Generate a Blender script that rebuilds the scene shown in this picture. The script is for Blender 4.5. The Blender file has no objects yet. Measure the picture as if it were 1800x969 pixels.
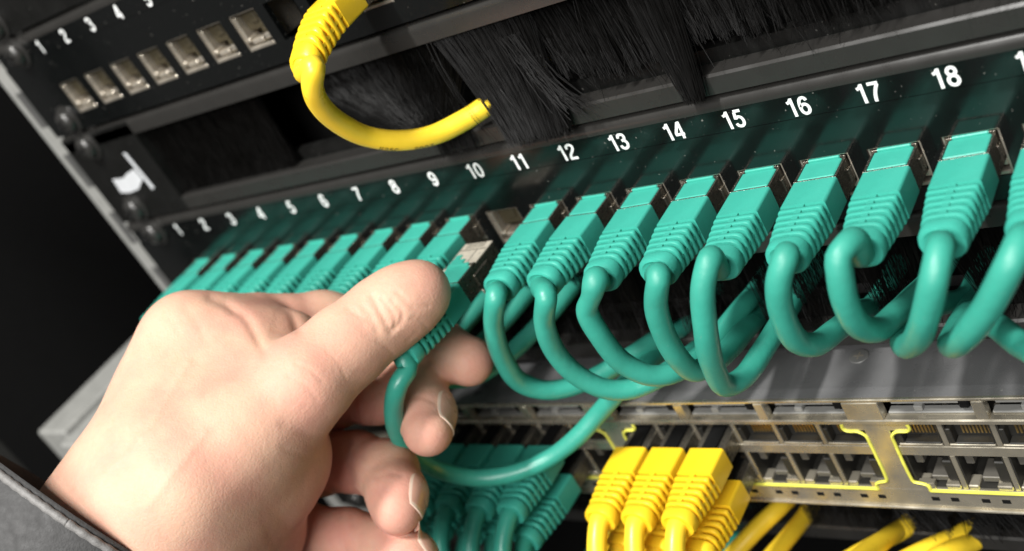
import bpy, math, random
import numpy as np
from mathutils import Vector, Matrix
random.seed(7); rng = np.random.default_rng(7)
S = bpy.context.scene
COL = S.collection
MM = 0.001

# ------------------------------------------------------------------ camera
RC = np.array([[0.74424795, 0.47421070, -0.47033945],      # right
               [-0.08382611, -0.63231507, -0.77016286],    # down
               [-0.66262219, 0.61261886, -0.43084796]])    # forward
CAM = np.array([272.417134, -243.903326, 166.046401])      # mm
FPX = 2054.399
cam = bpy.data.cameras.new('camera'); co = bpy.data.objects.new('camera', cam); COL.objects.link(co)
cam.sensor_width = 36.0; cam.lens = FPX / 1800 * 36
cam.clip_start = 0.01; cam.clip_end = 50
cam.dof.use_dof = True; cam.dof.focus_distance = 0.308; cam.dof.aperture_fstop = 9.8
r, u, b = RC[0], -RC[1], -RC[2]
co.matrix_world = Matrix(((r[0], u[0], b[0], CAM[0]*MM), (r[1], u[1], b[1], CAM[1]*MM), (r[2], u[2], b[2], CAM[2]*MM), (0, 0, 0, 1)))
S.camera = co

# ------------------------------------------------------------------ light (indoor: server room ceiling lamp plus an added front fill)
W = bpy.data.worlds.new('World'); S.world = W; W.use_nodes = True
W.node_tree.nodes['Background'].inputs[0].default_value = (1.0, 0.97, 0.93, 1)
W.node_tree.nodes['Background'].inputs[1].default_value = 0.085
S.view_settings.view_transform = 'Standard'; S.view_settings.look = 'None'
S.view_settings.gamma = 1; S.view_settings.exposure = 0; S.view_settings.use_curve_mapping = False
def area(name, loc, target, sx, sy, power, col=(1, 1, 1)):
    l = bpy.data.lights.new(name, 'AREA'); l.shape = 'RECTANGLE'; l.size = sx; l.size_y = sy; l.energy = power; l.color = col
    o = bpy.data.objects.new(name, l); COL.objects.link(o); o.location = loc
    o.rotation_euler = (Vector(target) - Vector(loc)).to_track_quat('-Z', 'Y').to_euler()
    return o
area('ceiling_lamp', (0.05, -0.62, 1.15), (0.05, -0.05, 0.0), 0.07, 0.26, 24, (1.0, 0.985, 0.95))
area('front_fill_panel', (0.42, -1.20, 0.80), (0.02, 0, 0), 0.9, 0.6, 27, (1.0, 0.985, 0.96))  # unseen frontal fill, added to brighten the hand and fingertips

# ------------------------------------------------------------------ helpers
def at(px, py, y):
    """world point (mm) on the vertical plane Y = y seen at photo pixel (1800 x 969)"""
    d = RC.T @ np.array([(px-900)/FPX, (py-484.5)/FPX, 1.0])
    return CAM + (y - CAM[1]) / d[1] * d
def atd(px, py, d):
    return CAM + RC.T @ np.array([(px-900)/FPX*d, (py-484.5)/FPX*d, d])

class MB:
    def __init__(s): s.v = []; s.f = []; s.m = []
    def add(s, vs, fs, mi=0):
        n = len(s.v); s.v += [tuple(map(float, q)) for q in vs]
        s.f += [tuple(i+n for i in f) for f in fs]; s.m += [mi]*len(fs); return s
    def box(s, x0, x1, y0, y1, z0, z1, mi=0):
        return s.add([(x0,y0,z0),(x1,y0,z0),(x1,y1,z0),(x0,y1,z0),(x0,y0,z1),(x1,y0,z1),(x1,y1,z1),(x0,y1,z1)],
              [(3,2,1,0),(4,5,6,7),(0,1,5,4),(1,2,6,5),(2,3,7,6),(3,0,4,7)], mi)
    def bbox(s, x0, x1, y0, y1, z0, z1, c=0.4, mi=0):
        """box with all edges chamfered by c"""
        P = []; 
        for (X, sx) in ((x0,1),(x1,-1)):
            for (Y, sy) in ((y0,1),(y1,-1)):
                for (Z, sz) in ((z0,1),(z1,-1)):
                    P += [(X, Y+sy*c, Z+sz*c), (X+sx*c, Y, Z+sz*c), (X+sx*c, Y+sy*c, Z)]
        ix = lambda i,j,k,a: ((i*2+j)*2+k)*3+a
        F = []
        for i in (0,1): F.append([ix(i,0,0,0),ix(i,1,0,0),ix(i,1,1,0),ix(i,0,1,0)] if i else [ix(i,0,1,0),ix(i,1,1,0),ix(i,1,0,0),ix(i,0,0,0)])
        for j in (0,1): F.append([ix(0,j,0,1),ix(0,j,1,1),ix(1,j,1,1),ix(1,j,0,1)] if j else [ix(1,j,0,1),ix(1,j,1,1),ix(0,j,1,1),ix(0,j,0,1)])
        for k in (0,1): F.append([ix(0,0,k,2),ix(1,0,k,2),ix(1,1,k,2),ix(0,1,k,2)] if k else [ix(0,1,k,2),ix(1,1,k,2),ix(1,0,k,2),ix(0,0,k,2)])
        for i in (0,1):
            for j in (0,1): F.append([ix(i,j,0,0),ix(i,j,0,1),ix(i,j,1,1),ix(i,j,1,0)])
            for k in (0,1): F.append([ix(i,0,k,0),ix(i,0,k,2),ix(i,1,k,2),ix(i,1,k,0)])
        for j in (0,1):
            for k in (0,1): F.append([ix(0,j,k,1),ix(0,j,k,2),ix(1,j,k,2),ix(1,j,k,1)])
        for i in (0,1):
            for j in (0,1):
                for k in (0,1): F.append([ix(i,j,k,0),ix(i,j,k,1),ix(i,j,k,2)])
        # orient outward
        c0 = np.array([(x0+x1)/2,(y0+y1)/2,(z0+z1)/2]); Q = np.array(P); G = []
        for f in F:
            n = np.cross(Q[f[1]]-Q[f[0]], Q[f[2]]-Q[f[0]])
            G.append(tuple(f if n @ (Q[f].mean(0)-c0) > 0 else f[::-1]))
        return s.add(P, G, mi)
    def loft(s, rings, cap0=True, cap1=True, mi=0, closed=True):
        n = len(rings[0]); vs = [q for R_ in rings for q in R_]; fs = []
        for i in range(len(rings)-1):
            for j in range(n if closed else n-1):
                k = (j+1) % n; fs.append((i*n+j, i*n+k, (i+1)*n+k, (i+1)*n+j))
        if cap0: fs.append(tuple(range(n))[::-1])
        if cap1: fs.append(tuple((len(rings)-1)*n+j for j in range(n)))
        return s.add(vs, fs, mi)
    def extrude_x(s, prof, x0, x1, mi=0):
        """closed profile of (y,z) counter-clockwise seen from +x, extruded along x"""
        return s.loft([[(x0, y, z) for y, z in prof], [(x1, y, z) for y, z in prof]], mi=mi)
    def tube(s, pts, rad, n=12, mi=0):
        P = np.array(pts, float); m = len(P); T = np.gradient(P, axis=0); T /= np.linalg.norm(T, axis=1)[:, None]
        a = np.array([0, 0, 1.0]) if abs(T[0][2]) < .9 else np.array([1.0, 0, 0]); rings = []
        N = np.cross(T[0], a); N /= np.linalg.norm(N)
        rad = np.broadcast_to(rad, (m,))
        for i in range(m):
            N = N - T[i]*(N@T[i]); N /= np.linalg.norm(N); Bn = np.cross(T[i], N)
            rings.append([P[i] + rad[i]*(math.cos(t)*N + math.sin(t)*Bn) for t in np.linspace(0, 2*math.pi, n, endpoint=False)])
        return s.loft(rings, mi=mi)
    def mesh(s, name, mats, smooth=None):
        me = bpy.data.meshes.new(name)
        me.from_pydata([(a*MM, b*MM, c*MM) for a, b, c in s.v], [], s.f)
        for m in mats if isinstance(mats, (list, tuple)) else [mats]: me.materials.append(m)
        if any(s.m): me.polygons.foreach_set('material_index', s.m)
        if smooth is not None:
            me.shade_smooth()
            if smooth < 180: me.set_sharp_from_angle(angle=math.radians(smooth))
        me.update(); return me
    def build(s, name, mats, parent=None, loc=(0,0,0), smooth=None):
        return link(name, s.mesh(name, mats, smooth), parent, loc)
def link(name, me, parent=None, loc=(0,0,0)):
    o = bpy.data.objects.new(name, me); COL.objects.link(o); o.location = [c*MM for c in loc]
    if parent is not None: o.parent = parent
    return o
def thing(name, label, cat, loc=(0,0,0), group=None):
    o = bpy.data.objects.new(name, None); COL.objects.link(o); o.empty_display_size = .01
    o.location = [c*MM for c in loc]; o['label'] = label; o['category'] = cat
    if group: o['group'] = group
    return o
def spline(pts, step=1.2):
    """Catmull-Rom through points, resampled"""
    P = np.array(pts, float); Q = np.vstack([2*P[0]-P[1], P, 2*P[-1]-P[-2]]); out = []
    for i in range(1, len(Q)-2):
        p0, p1, p2, p3 = Q[i-1:i+3]; n = max(2, int(np.linalg.norm(p2-p1)/step))
        d1 = max(np.linalg.norm(p1-p0), 1e-6)**.5; d2 = max(np.linalg.norm(p2-p1), 1e-6)**.5; d3 = max(np.linalg.norm(p3-p2), 1e-6)**.5
        m1 = d2*((p1-p0)/d1 - (p2-p0)/(d1+d2) + (p2-p1)/d2); m2 = d2*((p2-p1)/d2 - (p3-p1)/(d2+d3) + (p3-p2)/d3)
        for t in np.arange(n)/n:
            h = (2*t**3-3*t**2+1)*p1 + (t**3-2*t**2+t)*m1 + (-2*t**3+3*t**2)*p2 + (t**3-t**2)*m2; out.append(h)
    out.append(P[-1]); return np.array(out)
def rrect(w, h, rad, y, cx=0, cz=0, n=4):
    pts = []; rad = min(rad, w/2-.01, h/2-.01)
    for (sx, sz, a0) in ((1,1,0),(-1,1,90),(-1,-1,180),(1,-1,270)):
        for k in range(n+1):
            a = math.radians(a0 + 90*k/n)
            pts.append((cx+sx*(w/2-rad)+rad*math.cos(a), y, cz+sz*(h/2-rad)+rad*math.sin(a)))
    return pts

# ------------------------------------------------------------------ materials
def mat(name, rgb, rough=.5, metal=0, spec=.5, var=.12, vscale=180, bump=.0, bscale=900, coat=0, rvar=.12, sss=0, dust=0):
    m = bpy.data.materials.new(name); m.use_nodes = True; nt = m.node_tree; N = nt.nodes; L = nt.links
    B = N['Principled BSDF']; tc = N.new('ShaderNodeTexCoord')
    B.inputs['Metallic'].default_value = metal; B.inputs['Specular IOR Level'].default_value = spec
    B.inputs['Coat Weight'].default_value = coat; B.inputs['Coat Roughness'].default_value = .08
    nz = N.new('ShaderNodeTexNoise'); nz.inputs['Scale'].default_value = vscale; nz.inputs['Detail'].default_value = 5
    L.new(tc.outputs['Object'], nz.inputs['Vector'])
    mx = N.new('ShaderNodeMix'); mx.data_type = 'RGBA'
    mx.inputs[6].default_value = (*[c*(1-var) for c in rgb], 1); mx.inputs[7].default_value = (*[min(1, c*(1+var)) for c in rgb], 1)
    L.new(nz.outputs['Fac'], mx.inputs[0]); out = mx.outputs[2]
    if dust:
        vz = N.new('ShaderNodeTexNoise'); vz.inputs['Scale'].default_value = 900; vz.inputs['Detail'].default_value = 2
        L.new(tc.outputs['Object'], vz.inputs['Vector'])
        rp = N.new('ShaderNodeMapRange'); rp.inputs[1].default_value = .70; rp.inputs[2].default_value = .78; rp.inputs[4].default_value = dust
        L.new(vz.outputs['Fac'], rp.inputs[0])
        m2 = N.new('ShaderNodeMix'); m2.data_type = 'RGBA'; m2.inputs[7].default_value = (.35, .34, .31, 1)
        L.new(rp.outputs[0], m2.inputs[0]); L.new(out, m2.inputs[6]); out = m2.outputs[2]
    L.new(out, B.inputs['Base Color'])
    n2 = N.new('ShaderNodeTexNoise'); n2.inputs['Scale'].default_value = vscale*.6; n2.inputs['Detail'].default_value = 6
    L.new(tc.outputs['Object'], n2.inputs['Vector'])
    mr = N.new('ShaderNodeMapRange'); mr.inputs[1].default_value = .3; mr.inputs[2].default_value = .7
    mr.inputs[3].default_value = max(.02, rough-rvar); mr.inputs[4].default_value = min(1, rough+rvar)
    L.new(n2.outputs['Fac'], mr.inputs[0]); L.new(mr.outputs[0], B.inputs['Roughness'])
    if bump:
        n3 = N.new('ShaderNodeTexNoise'); n3.inputs['Scale'].default_value = bscale; n3.inputs['Detail'].default_value = 3
        L.new(tc.outputs['Object'], n3.inputs['Vector'])
        bp = N.new('ShaderNodeBump'); bp.inputs['Strength'].default_value = bump; bp.inputs['Distance'].default_value = .0004
        L.new(n3.outputs['Fac'], bp.inputs['Height']); L.new(bp.outputs[0], B.inputs['Normal'])
    if sss:
        B.inputs['Subsurface Weight'].default_value = sss; B.inputs['Subsurface Radius'].default_value = (1, .4, .25); B.inputs['Subsurface Scale'].default_value = .002
    return m
GLOSS = mat('glossy_black_panel', (.0040, .0045, .0045), .15, spec=.62, rvar=.06, dust=.5)
BLACK = mat('black_powder_coat', (.006, .006, .0056), .42, spec=.3, bump=.25, bscale=2500, dust=.25)
LIP = mat('rolled_steel_edge', (.022, .021, .0195), .30, spec=.6, rvar=.06)
DARK = mat('dark_interior', (.007, .007, .007), .85, spec=.08)
RAIL = mat('grey_rail_paint', (.27, .27, .255), .45, var=.25, bump=.2)
SCREWM = mat('black_screw_zinc', (.035, .034, .032), .30, metal=.3, spec=.7)
WHITE = mat('white_print', (.80, .81, .80), .55)
SILVER = mat('nickel_shield', (.55, .50, .42), .30, metal=.75, var=.2)
SHELL = mat('plug_shield', (.21, .19, .16), .30, metal=.9, var=.4, vscale=1500, bump=.5, bscale=2200)
GOLD = mat('gold_contact', (.80, .56, .22), .25, metal=1)
INSIDE = mat('jack_plastic', (.045, .037, .021), .45)
GREEN = mat('turquoise_plastic', (.043, .355, .275), .38, var=.10, bump=.15, bscale=1500)
GREENC = mat('turquoise_jacket', (.035, .29, .218), .38, var=.24, vscale=95, bump=.3, bscale=420, dust=.16)
YEL = mat('yellow_plastic', (.88, .57, .018), .40, var=.07, bump=.15, bscale=1500)
YELC = mat('yellow_jacket', (.90, .62, .035), .36, var=.07, bump=.12, bscale=420)
BRIS = mat('black_bristle', (.0026, .0024, .0022), .40, spec=.055)
LID = mat('switch_lid_paint', (.115, .115, .117), .33, spec=.6, bump=.3, bscale=3200, dust=.6)
FACE = mat('switch_face_metal', (.57, .52, .415), .25, metal=.78, var=.2)
FACED = mat('switch_face_dark', (.15, .14, .12), .38, metal=.5, var=.2)
PORTIN = mat('switch_port_plastic', (.020, .019, .0165), .38, var=.25)
YLINE = mat('yellow_outline_print', (.72, .70, .10), .5)
SLEEVE = mat('grey_sleeve_cloth', (.045, .0445, .0445), .75, var=.2, vscale=700, bump=.5, bscale=1500)
HEM = mat('grey_piping', (.17, .165, .16), .6, var=.25, vscale=900, bump=.4, bscale=1800)
PITCH, Z1 = 18.968, 44.45
PX0, PX1 = -185.0, 307.5                # panel ends
def port_x(n): return PITCH*(n-9)

# ------------------------------------------------------------------ rack
rack = thing('rack_cabinet', 'black equipment cabinet with a grey mounting rail along its left side', 'rack', (0,0,0))
rl = MB(); rl.bbox(-200, -160, 2.6, 6, -260, 330, .8); rl.bbox(-200, -197.2, 6, 60, -260, 330, .3)
rl.build('mounting_rail', RAIL, rack)
mk = MB()
for k in range(14):
    z = -60 + k*31.0; mk.box(-195.0, -189.6, 2.35, 2.62, z, z+17)
mk.build('rail_marking', mat('rail_marking_grey', (.07, .07, .068), .6), rack)
rr = MB(); rr.bbox(293, 336, 2.6, 6, -260, 330, .8); rr.build('mounting_rail', RAIL, rack)
ins = MB(); ins.box(-420, 420, 300, 303, -420, 420); ins.box(-423, -420, -60, 300, -420, 420); ins.box(420, 423, -60, 300, -420, 420)
ins.build('cabinet_wall', DARK, rack)
fl = MB(); fl.box(-423, 423, -120, 303, -424, -420); fl.build('cabinet_floor', DARK, rack)
br = MB(); br.bbox(-258, -233, -62, 250, -44, -20, 1); br.build('depth_rail', RAIL, rack)
br = MB(); br.bbox(-230.5, -211, -68, 250, -46, -22, 1); br.build('depth_rail', RAIL, rack)
dr = MB(); dr.bbox(-300, -262, -95, -75, -300, 330, 2); dr.bbox(-262, -252, -84, -78, -300, 330, 1); dr.build('door_frame', mat('door_paint', (.018, .018, .017), .5), rack)

# ------------------------------------------------------------------ panels
def lip_profile(z0, z1, depth, rad):
    """front bar from z0 up to z1 with a rounded top front edge"""
    pr = [(0, z0), (depth, z0), (depth, z1)]
    for k in range(7):
        a = math.radians(90 + 90*k/6); pr.append((rad + rad*math.cos(a), z1-rad + rad*math.sin(a)))
    return pr[::-1]
def make_screw():
    m = MB(); rings = []
    for rr_, yy in ((5.0, 0), (5.0, -1.0), (4.6, -2.2), (3.7, -3.0), (2.2, -3.5), (.6, -3.6)):
        rings.append([(rr_*math.cos(t), yy, rr_*math.sin(t)) for t in np.linspace(0, 2*math.pi, 20, endpoint=False)])
    m.loft(rings[::1])
    m.box(-2.6, 2.6, -3.75, -3.2, -.55, .55, 1); m.box(-.55, .55, -3.77, -3.22, -2.6, 2.6, 1)
    return m.mesh('screw', [SCREWM, DARK], 40)
SCREW = make_screw()
WASH = MB().loft([[(rr_*math.cos(t), yy, rr_*math.sin(t)) for t in np.linspace(0, 2*math.pi, 20, endpoint=False)] for rr_, yy in ((6.6,.0),(6.6,-.7),(5.0,-.9))]).mesh('washer', SCREWM, 40)
def screws(parent, zb):
    for x in (-167.5, 300.5):
        for dz in (6.35, 38.1):
            s = link('screw', SCREW, parent, (x, -.9, zb+dz)); s.rotation_euler = (0, random.uniform(0, 1.5), 0)
            link('washer', WASH, s, (0, .9, 0))
EL = lambda cx, cy, a, b, e=2.2: [(cx + a*math.copysign(abs(math.cos(t))**(2/e), math.cos(t)), cy + b*math.copysign(abs(math.sin(t))**(2/e), math.sin(t))) for t in np.linspace(.2, .2+2*math.pi, 25)]
SIX = [(.47,.76),(.42,.88),(.31,.925),(.19,.88),(.11,.72),(.08,.5),(.085,.33),(.13,.17),(.22,.085),(.30,.075),(.41,.12),(.48,.24),(.48,.39),(.42,.52),(.31,.575),(.19,.54),(.11,.43)]
DIGIT = {'0': [EL(.28,.5,.205,.425,2.3)], '1': [[(.33,0),(.33,1.0)], [(.30,.93),(.25,.83),(.09,.76)]],
 '2': [[(.075,.68),(.09,.82),(.17,.91),(.28,.925),(.40,.90),(.475,.81),(.47,.69),(.40,.58),(.25,.42),(.13,.28),(.095,.14)], [(.02,.075),(.53,.075)]],
 '3': [[(.075,.72),(.11,.87),(.20,.925),(.28,.925),(.40,.90),(.455,.80),(.44,.66),(.36,.575),(.22,.555)], [(.34,.55),(.43,.50),(.485,.40),(.485,.28),(.42,.14),(.29,.075),(.17,.09),(.085,.18),(.065,.28)]],
 '4': [[(.42,0),(.42,1.0)], [(.38,.95),(.06,.33)], [(.0,.27),(.55,.27)]],
 '5': [[(.50,.925),(.13,.925)], [(.165,.87),(.105,.48)], [(.13,.50),(.20,.585),(.32,.60),(.43,.53),(.485,.37),(.455,.19),(.36,.09),(.25,.075),(.13,.12),(.07,.25)]],
 '6': [SIX], '7': [[(.03,.925),(.52,.925)], [(.475,.87),(.36,.66),(.27,.43),(.215,.2),(.20,0)]],
 '8': [EL(.28,.745,.175,.185,2.1), EL(.28,.305,.21,.232,2.1)], '9': [[(.56-a, 1-b) for a, b in SIX]]}
def text_mesh(body, h, mtl):
    """flat printed numerals built from stroked centre lines (x right, z up, mm)"""
    m = MB(); adv = .60; x0 = -(adv*len(body)-.04)/2; lay = 0
    for ch in body:
        for st in DIGIT[ch]:
            P = spline([(a, b, 0) for a, b in st], .05)[:, :2] if len(st) > 2 else np.array(st)
            T = np.gradient(P, axis=0); T /= np.linalg.norm(T, axis=1)[:, None]; Nn = np.stack([-T[:,1], T[:,0]], 1)*.078
            lay += 1; yy = -.012*lay; V = []
            for q, n_ in zip(P, Nn): V += [((q[0]+n_[0]+x0)*h, yy, (q[1]+n_[1]-.5)*h), ((q[0]-n_[0]+x0)*h, yy, (q[1]-n_[1]-.5)*h)]
            m.add(V, [(2*i, 2*i+2, 2*i+3, 2*i+1) for i in range(len(P)-1)])
        x0 += adv
    return m.mesh('number', mtl)
# jack (one keystone socket) seen through its window in the face plate: 13.6 x 13.2 mm
def make_jack():
    m = MB(); w, h = 13.8, 13.6; x0, x1, z0, z1 = -w/2, w/2, -h/2, h/2
    t = .55
    m.box(x0, x0+t, .5, 16, z0, z1); m.box(x1-t, x1, .5, 16, z0, z1); m.box(x0+t, x1-t, .5, 16, z1-t, z1); m.box(x0+t, x1-t, .5, 16, z0, z0+t)
    m.bbox(-6.3, -5.0, .7, 9, -2.6, 5.4, .25); m.bbox(-6.35, -4.2, .6, 6, -3.8, -2.4, .3)         # left shield spring
    m.bbox(-4.6, 1.2, 1.3, 7, -5.0, -3.4, .3); m.bbox(2.8, 6.2, 1.0, 8, -4.6, -2.6, .3)            # lower ledges
    m.bbox(1.0, 3.0, 1.6, 8, -5.4, -4.6, .2, 1)
    m.bbox(-6.3, 6.3, .25, 2.0, -6.75, -5.5, .25)
    m.box(x0+t, x1-t, 12, 12.4, z0+t, z1-t, 1)                # plastic back wall
    m.bbox(-4.7, 6.2, 3.0, 11.8, -1.0, 6.1, .4, 1)            # plastic body
    m.bbox(-1.0, 2.4, 2.4, 3.2, 1.5, 5.4, .3, 1); m.bbox(2.0, 5.2, 2.2, 3.2, -2.6, -.8, .3, 1)
    for k in range(8):
        xx = -3.57+1.02*k
        m.add([(xx-.22,2.9,-1.2),(xx+.22,2.9,-1.2),(xx+.22,8,-3.2),(xx-.22,8,-3.2)], [(0,1,2,3)], 2)
    return m.mesh('port', [SILVER, INSIDE, GOLD], 30)
JACK = make_jack()
def patch_panel(zb, label, filled):
    t = thing('patch_bay', label, 'patch bay', (0, 0, zb), 'patch panels in the rack')
    f = MB(); zl, zh = 7.6, 21.0
    f.box(PX0, PX1, 0, 2, .7, zl); f.box(PX0, PX1, 0, 2, zh, 33.4)
    f.box(PX0, PX1, .55, 2, 33.4, 40.2)                        # recess that carries the number strip
    xs = [PX0]
    for n in range(1, 25): xs += [port_x(n)+1-7.0, port_x(n)+1+7.0]
    xs.append(PX1)
    for i in range(0, len(xs), 2): f.box(xs[i], xs[i+1], 0, 2, zl, zh)
    f.box(PX0, PX1, 2, 30, .7, 1.6); f.box(PX0, PX1, 24, 25, 1.6, 40)
    f.build('faceplate', GLOSS, t)
    lp = MB(); lp.extrude_x(lip_profile(40.2, 43.9, 8, 2.9), PX0, PX1); lp.build('rolled_edge', LIP, t, smooth=35)
    ls = MB(); ls.box(-165, 298, .12, .55, 33.5, 40.1); ls.build('label_strip', GLOSS, t)
    for n in range(1, 25):
        me = text_mesh(str(n), 5.5, WHITE); link('number', me, t, (port_x(n)+.3, .10, 36.7))
        if not (zb > 60 and n in (8, 9)): link('port', JACK, t, (port_x(n)+1, 0, 14.3))
    screws(t, zb-zb)
    return t
patch_panel(2*Z1, 'upper black patch panel with a row of empty silver ports and one yellow plug', {})
patch_panel(0, 'glossy black patch panel full of turquoise plugs under white numbers', {})

# ---- brush panels
def bristle_mesh(specs, sides=3):
    """specs: list of (root, mid, tip, width)"""
    V = []; F = []; nseg = 4
    for (p0, p1, p2, w) in specs:
        p0, p1, p2 = map(np.array, (p0, p1, p2)); base = len(V)
        ax = np.array([1, 0, 0.]); ay = np.array([0, 1., 0])
        for k in range(nseg+1):
            t = k/nseg; c = (1-t)**2*p0 + 2*t*(1-t)*p1 + t*t*p2; ww = w*(1-.35*t)
            for j in range(3):
                a = 2.1*j; V.append(tuple((c + ww*(math.cos(a)*ax + math.sin(a)*ay))))
        for k in range(nseg):
            for j in range(3):
                q = (j+1) % 3; F.append((base+k*3+j, base+k*3+q, base+k*3+3+q, base+k*3+3+j))
    m = MB(); m.v = V; m.f = F; m.m = [0]*len(F); return m
def brush_panel(zb, label, specs, logo=False):
    t = thing('cable_brush_unit', label, 'brush strip', (0, 0, zb), 'brush strip panels in the rack')
    f = MB(); ax0, ax1, a0, a1 = -134, 267, 6.4, 36.6
    f.box(PX0, ax0, 0, 2, .6, 43.0); f.box(ax1, PX1, 0, 2, .6, 43.0)
    f.box(ax0, ax1, 8, 9.2, 2, 10.2); f.box(ax0, ax1, 9.2, 12, 9, 10.2)      # back holder lip
    f.box(ax0, ax1, 2, 12, 37.8, 39)                                          # brush holder
    f.box(ax0-1.2, ax0, 2, 9, .6, 37.8)
    f.build('frame', BLACK, t)
    lo = MB(); lo.extrude_x([(0, .6), (0, a0-.7), (.7, a0), (7, a0), (7, a0-1), (1.6, a0-1), (1.6, .6)][::-1], ax0, ax1); lo.build('lower_lip', LIP, t)
    up = MB(); up.extrude_x(lip_profile(a1+.6, 43.9, 8, 2.4), PX0, PX1); up.build('upper_lip', LIP, t, smooth=35)
    if specs:
        b = bristle_mesh(specs).build('bristle', BRIS, t); b['kind'] = 'stuff'
    bk = MB(); bk.box(PX0, PX1, 30, 31, 0, 44); bk.build('rear_cover', DARK, t)
    if logo:
        g = MB(); g.add([(-149.7,-.1,31.1),(-147.6,-.1,30.8),(-145.9,-.1,13.3),(-148.4,-.1,12.6)], [(0,3,2,1)]); g.add([(-169.2,-.1,21.4),(-165,-.1,20.9),(-161.2,-.1,20.6),(-157.6,-.1,22.0),(-150.3,-.1,23.2),(-149.6,-.1,18.0),(-156.9,-.1,14.2),(-164.5,-.1,13.6),(-170.4,-.1,14.6)], [tuple(range(9))[::-1]])
        g.build('printed_mark', mat('grey_white_print', (.55, .56, .58), .6), t)
    screws(t, 0)
    return t
def U(a, b): return random.uniform(a, b)
def top_specs():
    out = []; sn = math.sin
    for _ in range(2600):                                      # tidy, untouched stretch at the left
        x = U(-134, -63); out.append(((x, U(3.2, 8.5), 38), (x+U(-1,1), U(3.2, 8), 22), (x+U(-1.2,1.2), U(2.6, 8), U(5.8, 7.5)), U(.10, .16)))
    for _ in range(300):                                       # pushed aside and gathered by the yellow cord
        x = U(-36, 40); w = (x-14)/56; tx = 15 + w*17 + U(-3, 3); out.append(((x, U(4, 9), 38), (x+(tx-x)*U(.05,.2), U(2, 7), U(24, 28)), (tx, U(-3, 3), U(11, 14)), U(.08, .13)))
    for _ in range(240):
        x = U(8, 24); out.append(((x+U(-3,6), U(3, 8), 38), (x+U(-1,3), U(2, 5), 20), (x+U(-2,2)+4, U(-3, 0), U(.2, 3)), U(.09, .14)))
    for _ in range(1250):                                      # bundle in front of the lower lip
        x = U(29, 66); c = math.floor(x/2.3); o = 1.2*sn(c*2.7); tx = 46 + (x-32)*.60 + o + U(-.7,.7)
        out.append(((x+U(-1,1), U(2, 7), 38), ((x+tx)/2+o*.6+U(-.5,.5), U(-1, 3), 21), (tx, U(-6.5, -1.5), U(.4, 2.6)+.5*sn(c)), U(.09, .15)))
    for _ in range(3):
        x = U(30, 36); out.append(((x, U(-2, 2), 38), (x+4, U(-9, -6), 22), (x+U(9,13), U(-9, -6), U(1, 6)), U(.08, .11)))
    for _ in range(46):                                        # splayed strays beside the bundle
        x = U(58, 66); out.append(((x-U(2,6), U(0, 4), 32), (x+1, U(-4, 0), 16), (x+U(6,15), U(-7, -1), U(3, 10)), U(.12, .18)))
    for _ in range(1900):                                      # slanting stretch
        x = U(60, 126); c = math.floor(x/1.7); o = 1.4*sn(c*1.9)
        out.append(((x, U(3.5, 9), 38), (x+1.6+o*.4+U(-.3,.3), U(3, 9), 26), (x+4.5+o+U(-.7,.7), U(1, 9), 14+2.4*sn(x*.13)+U(-2.2,1.6)), U(.08, .13)))
    for _ in range(300):                                       # loose tuft hanging over the lip
        x = U(98, 112); out.append(((x, U(2, 7), 38), (x+1.5+U(-.6,.6), U(-1, 2), 22), (105.5+(x-105)*.42+U(-.8,.8)+3, U(-5, -1.2), U(1.2, 3.6)), U(.09, .15)))
    for _ in range(2400):
        x = U(116, 266); c = math.floor(x/1.9); o = 1.5*sn(c*2.3)
        out.append(((x, U(3.5, 9), 38), (x+1.2+o*.4+U(-.3,.3), U(2, 9), 27), (x+3.2+o+U(-.7,.7), U(0, 9), 14+2.6*sn(x*.11+1)+U(-2.2,2)), U(.08, .13)))
    for _ in range(90):
        x = U(-30, 200); out.append(((x, U(2, 6), 38), (x+U(-2,4), U(-2, 4), 22), (x+U(-5,10), U(-5, 3), U(6, 15)), U(.07, .12)))
    return out
def low_specs(seed, n=3000, yo=(2, 9), up=False):
    out = []
    for _ in range(n):
        x = U(-134, 266); out.append(((x, U(*yo), 38), (x+U(-1.5,2.5), U(1, 9), 24), (x+U(-3,6), U(-3, 8), U(7, 14)), U(.08, .14)))
    return out
def parted(specs, pts, w=4.6):
    """bristles that a cord pushes through lean to either side of it"""
    ex = [at(*q)[0] for q in pts]; out = []
    for p0, p1, p2, wd in specs:
        for e in ex:
            e2 = e+1.0; d = p2[0]-e2
            if abs(d) < w:
                sg = 1 if d > 0 else -1; k = sg*(w-abs(d)); p1 = (p1[0]+.7*k+sg*U(0,.6), p1[1], p1[2]); p2 = (p2[0]+k+sg*U(0,1), p2[1], p2[2]); p0 = (p0[0]+.45*k, p0[1], p0[2])
        out.append((p0, p1, p2, wd))
    return out
brush_panel(Z1, 'brush strip panel above the numbered patch panel with a yellow cord pushed through it', top_specs(), True)
brush_panel(-Z1, 'shadowed brush strip panel behind the looping turquoise cords', parted(low_specs(1), [(1215,565,9),(1310,545,9),(1330,510,9),(1345,540,9),(1405,515,9),(1540,530,9),(1650,480,9),(1700,520,9),(1720,520,9),(1700,530,9),(1200,590,9)]))
brush_panel(-3*Z1+1, 'lowest brush strip panel under the network switch with yellow cords entering', parted(low_specs(2, 3500) + [((x_, U(0, 6), 38), (x_+U(2,5), U(-8, -2), 32), (x_+U(8,17), U(-12, -4), U(17, 27)), U(.08, .14)) for x_ in [U(104, 140) for _ in range(330)]], [(1392,868,8),(1420,900,6),(1600,915,8),(1610,915,9),(1720,920,9),(1750,925,9)]))
bp = thing('blanking_unit', 'plain black blanking unit in the upper left corner above the empty ports', 'blanking unit', (0, 0, 3*Z1))
m = MB(); m.box(PX0, PX1, 0, 2, .6, 40); m.build('faceplate', BLACK, bp)
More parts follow.
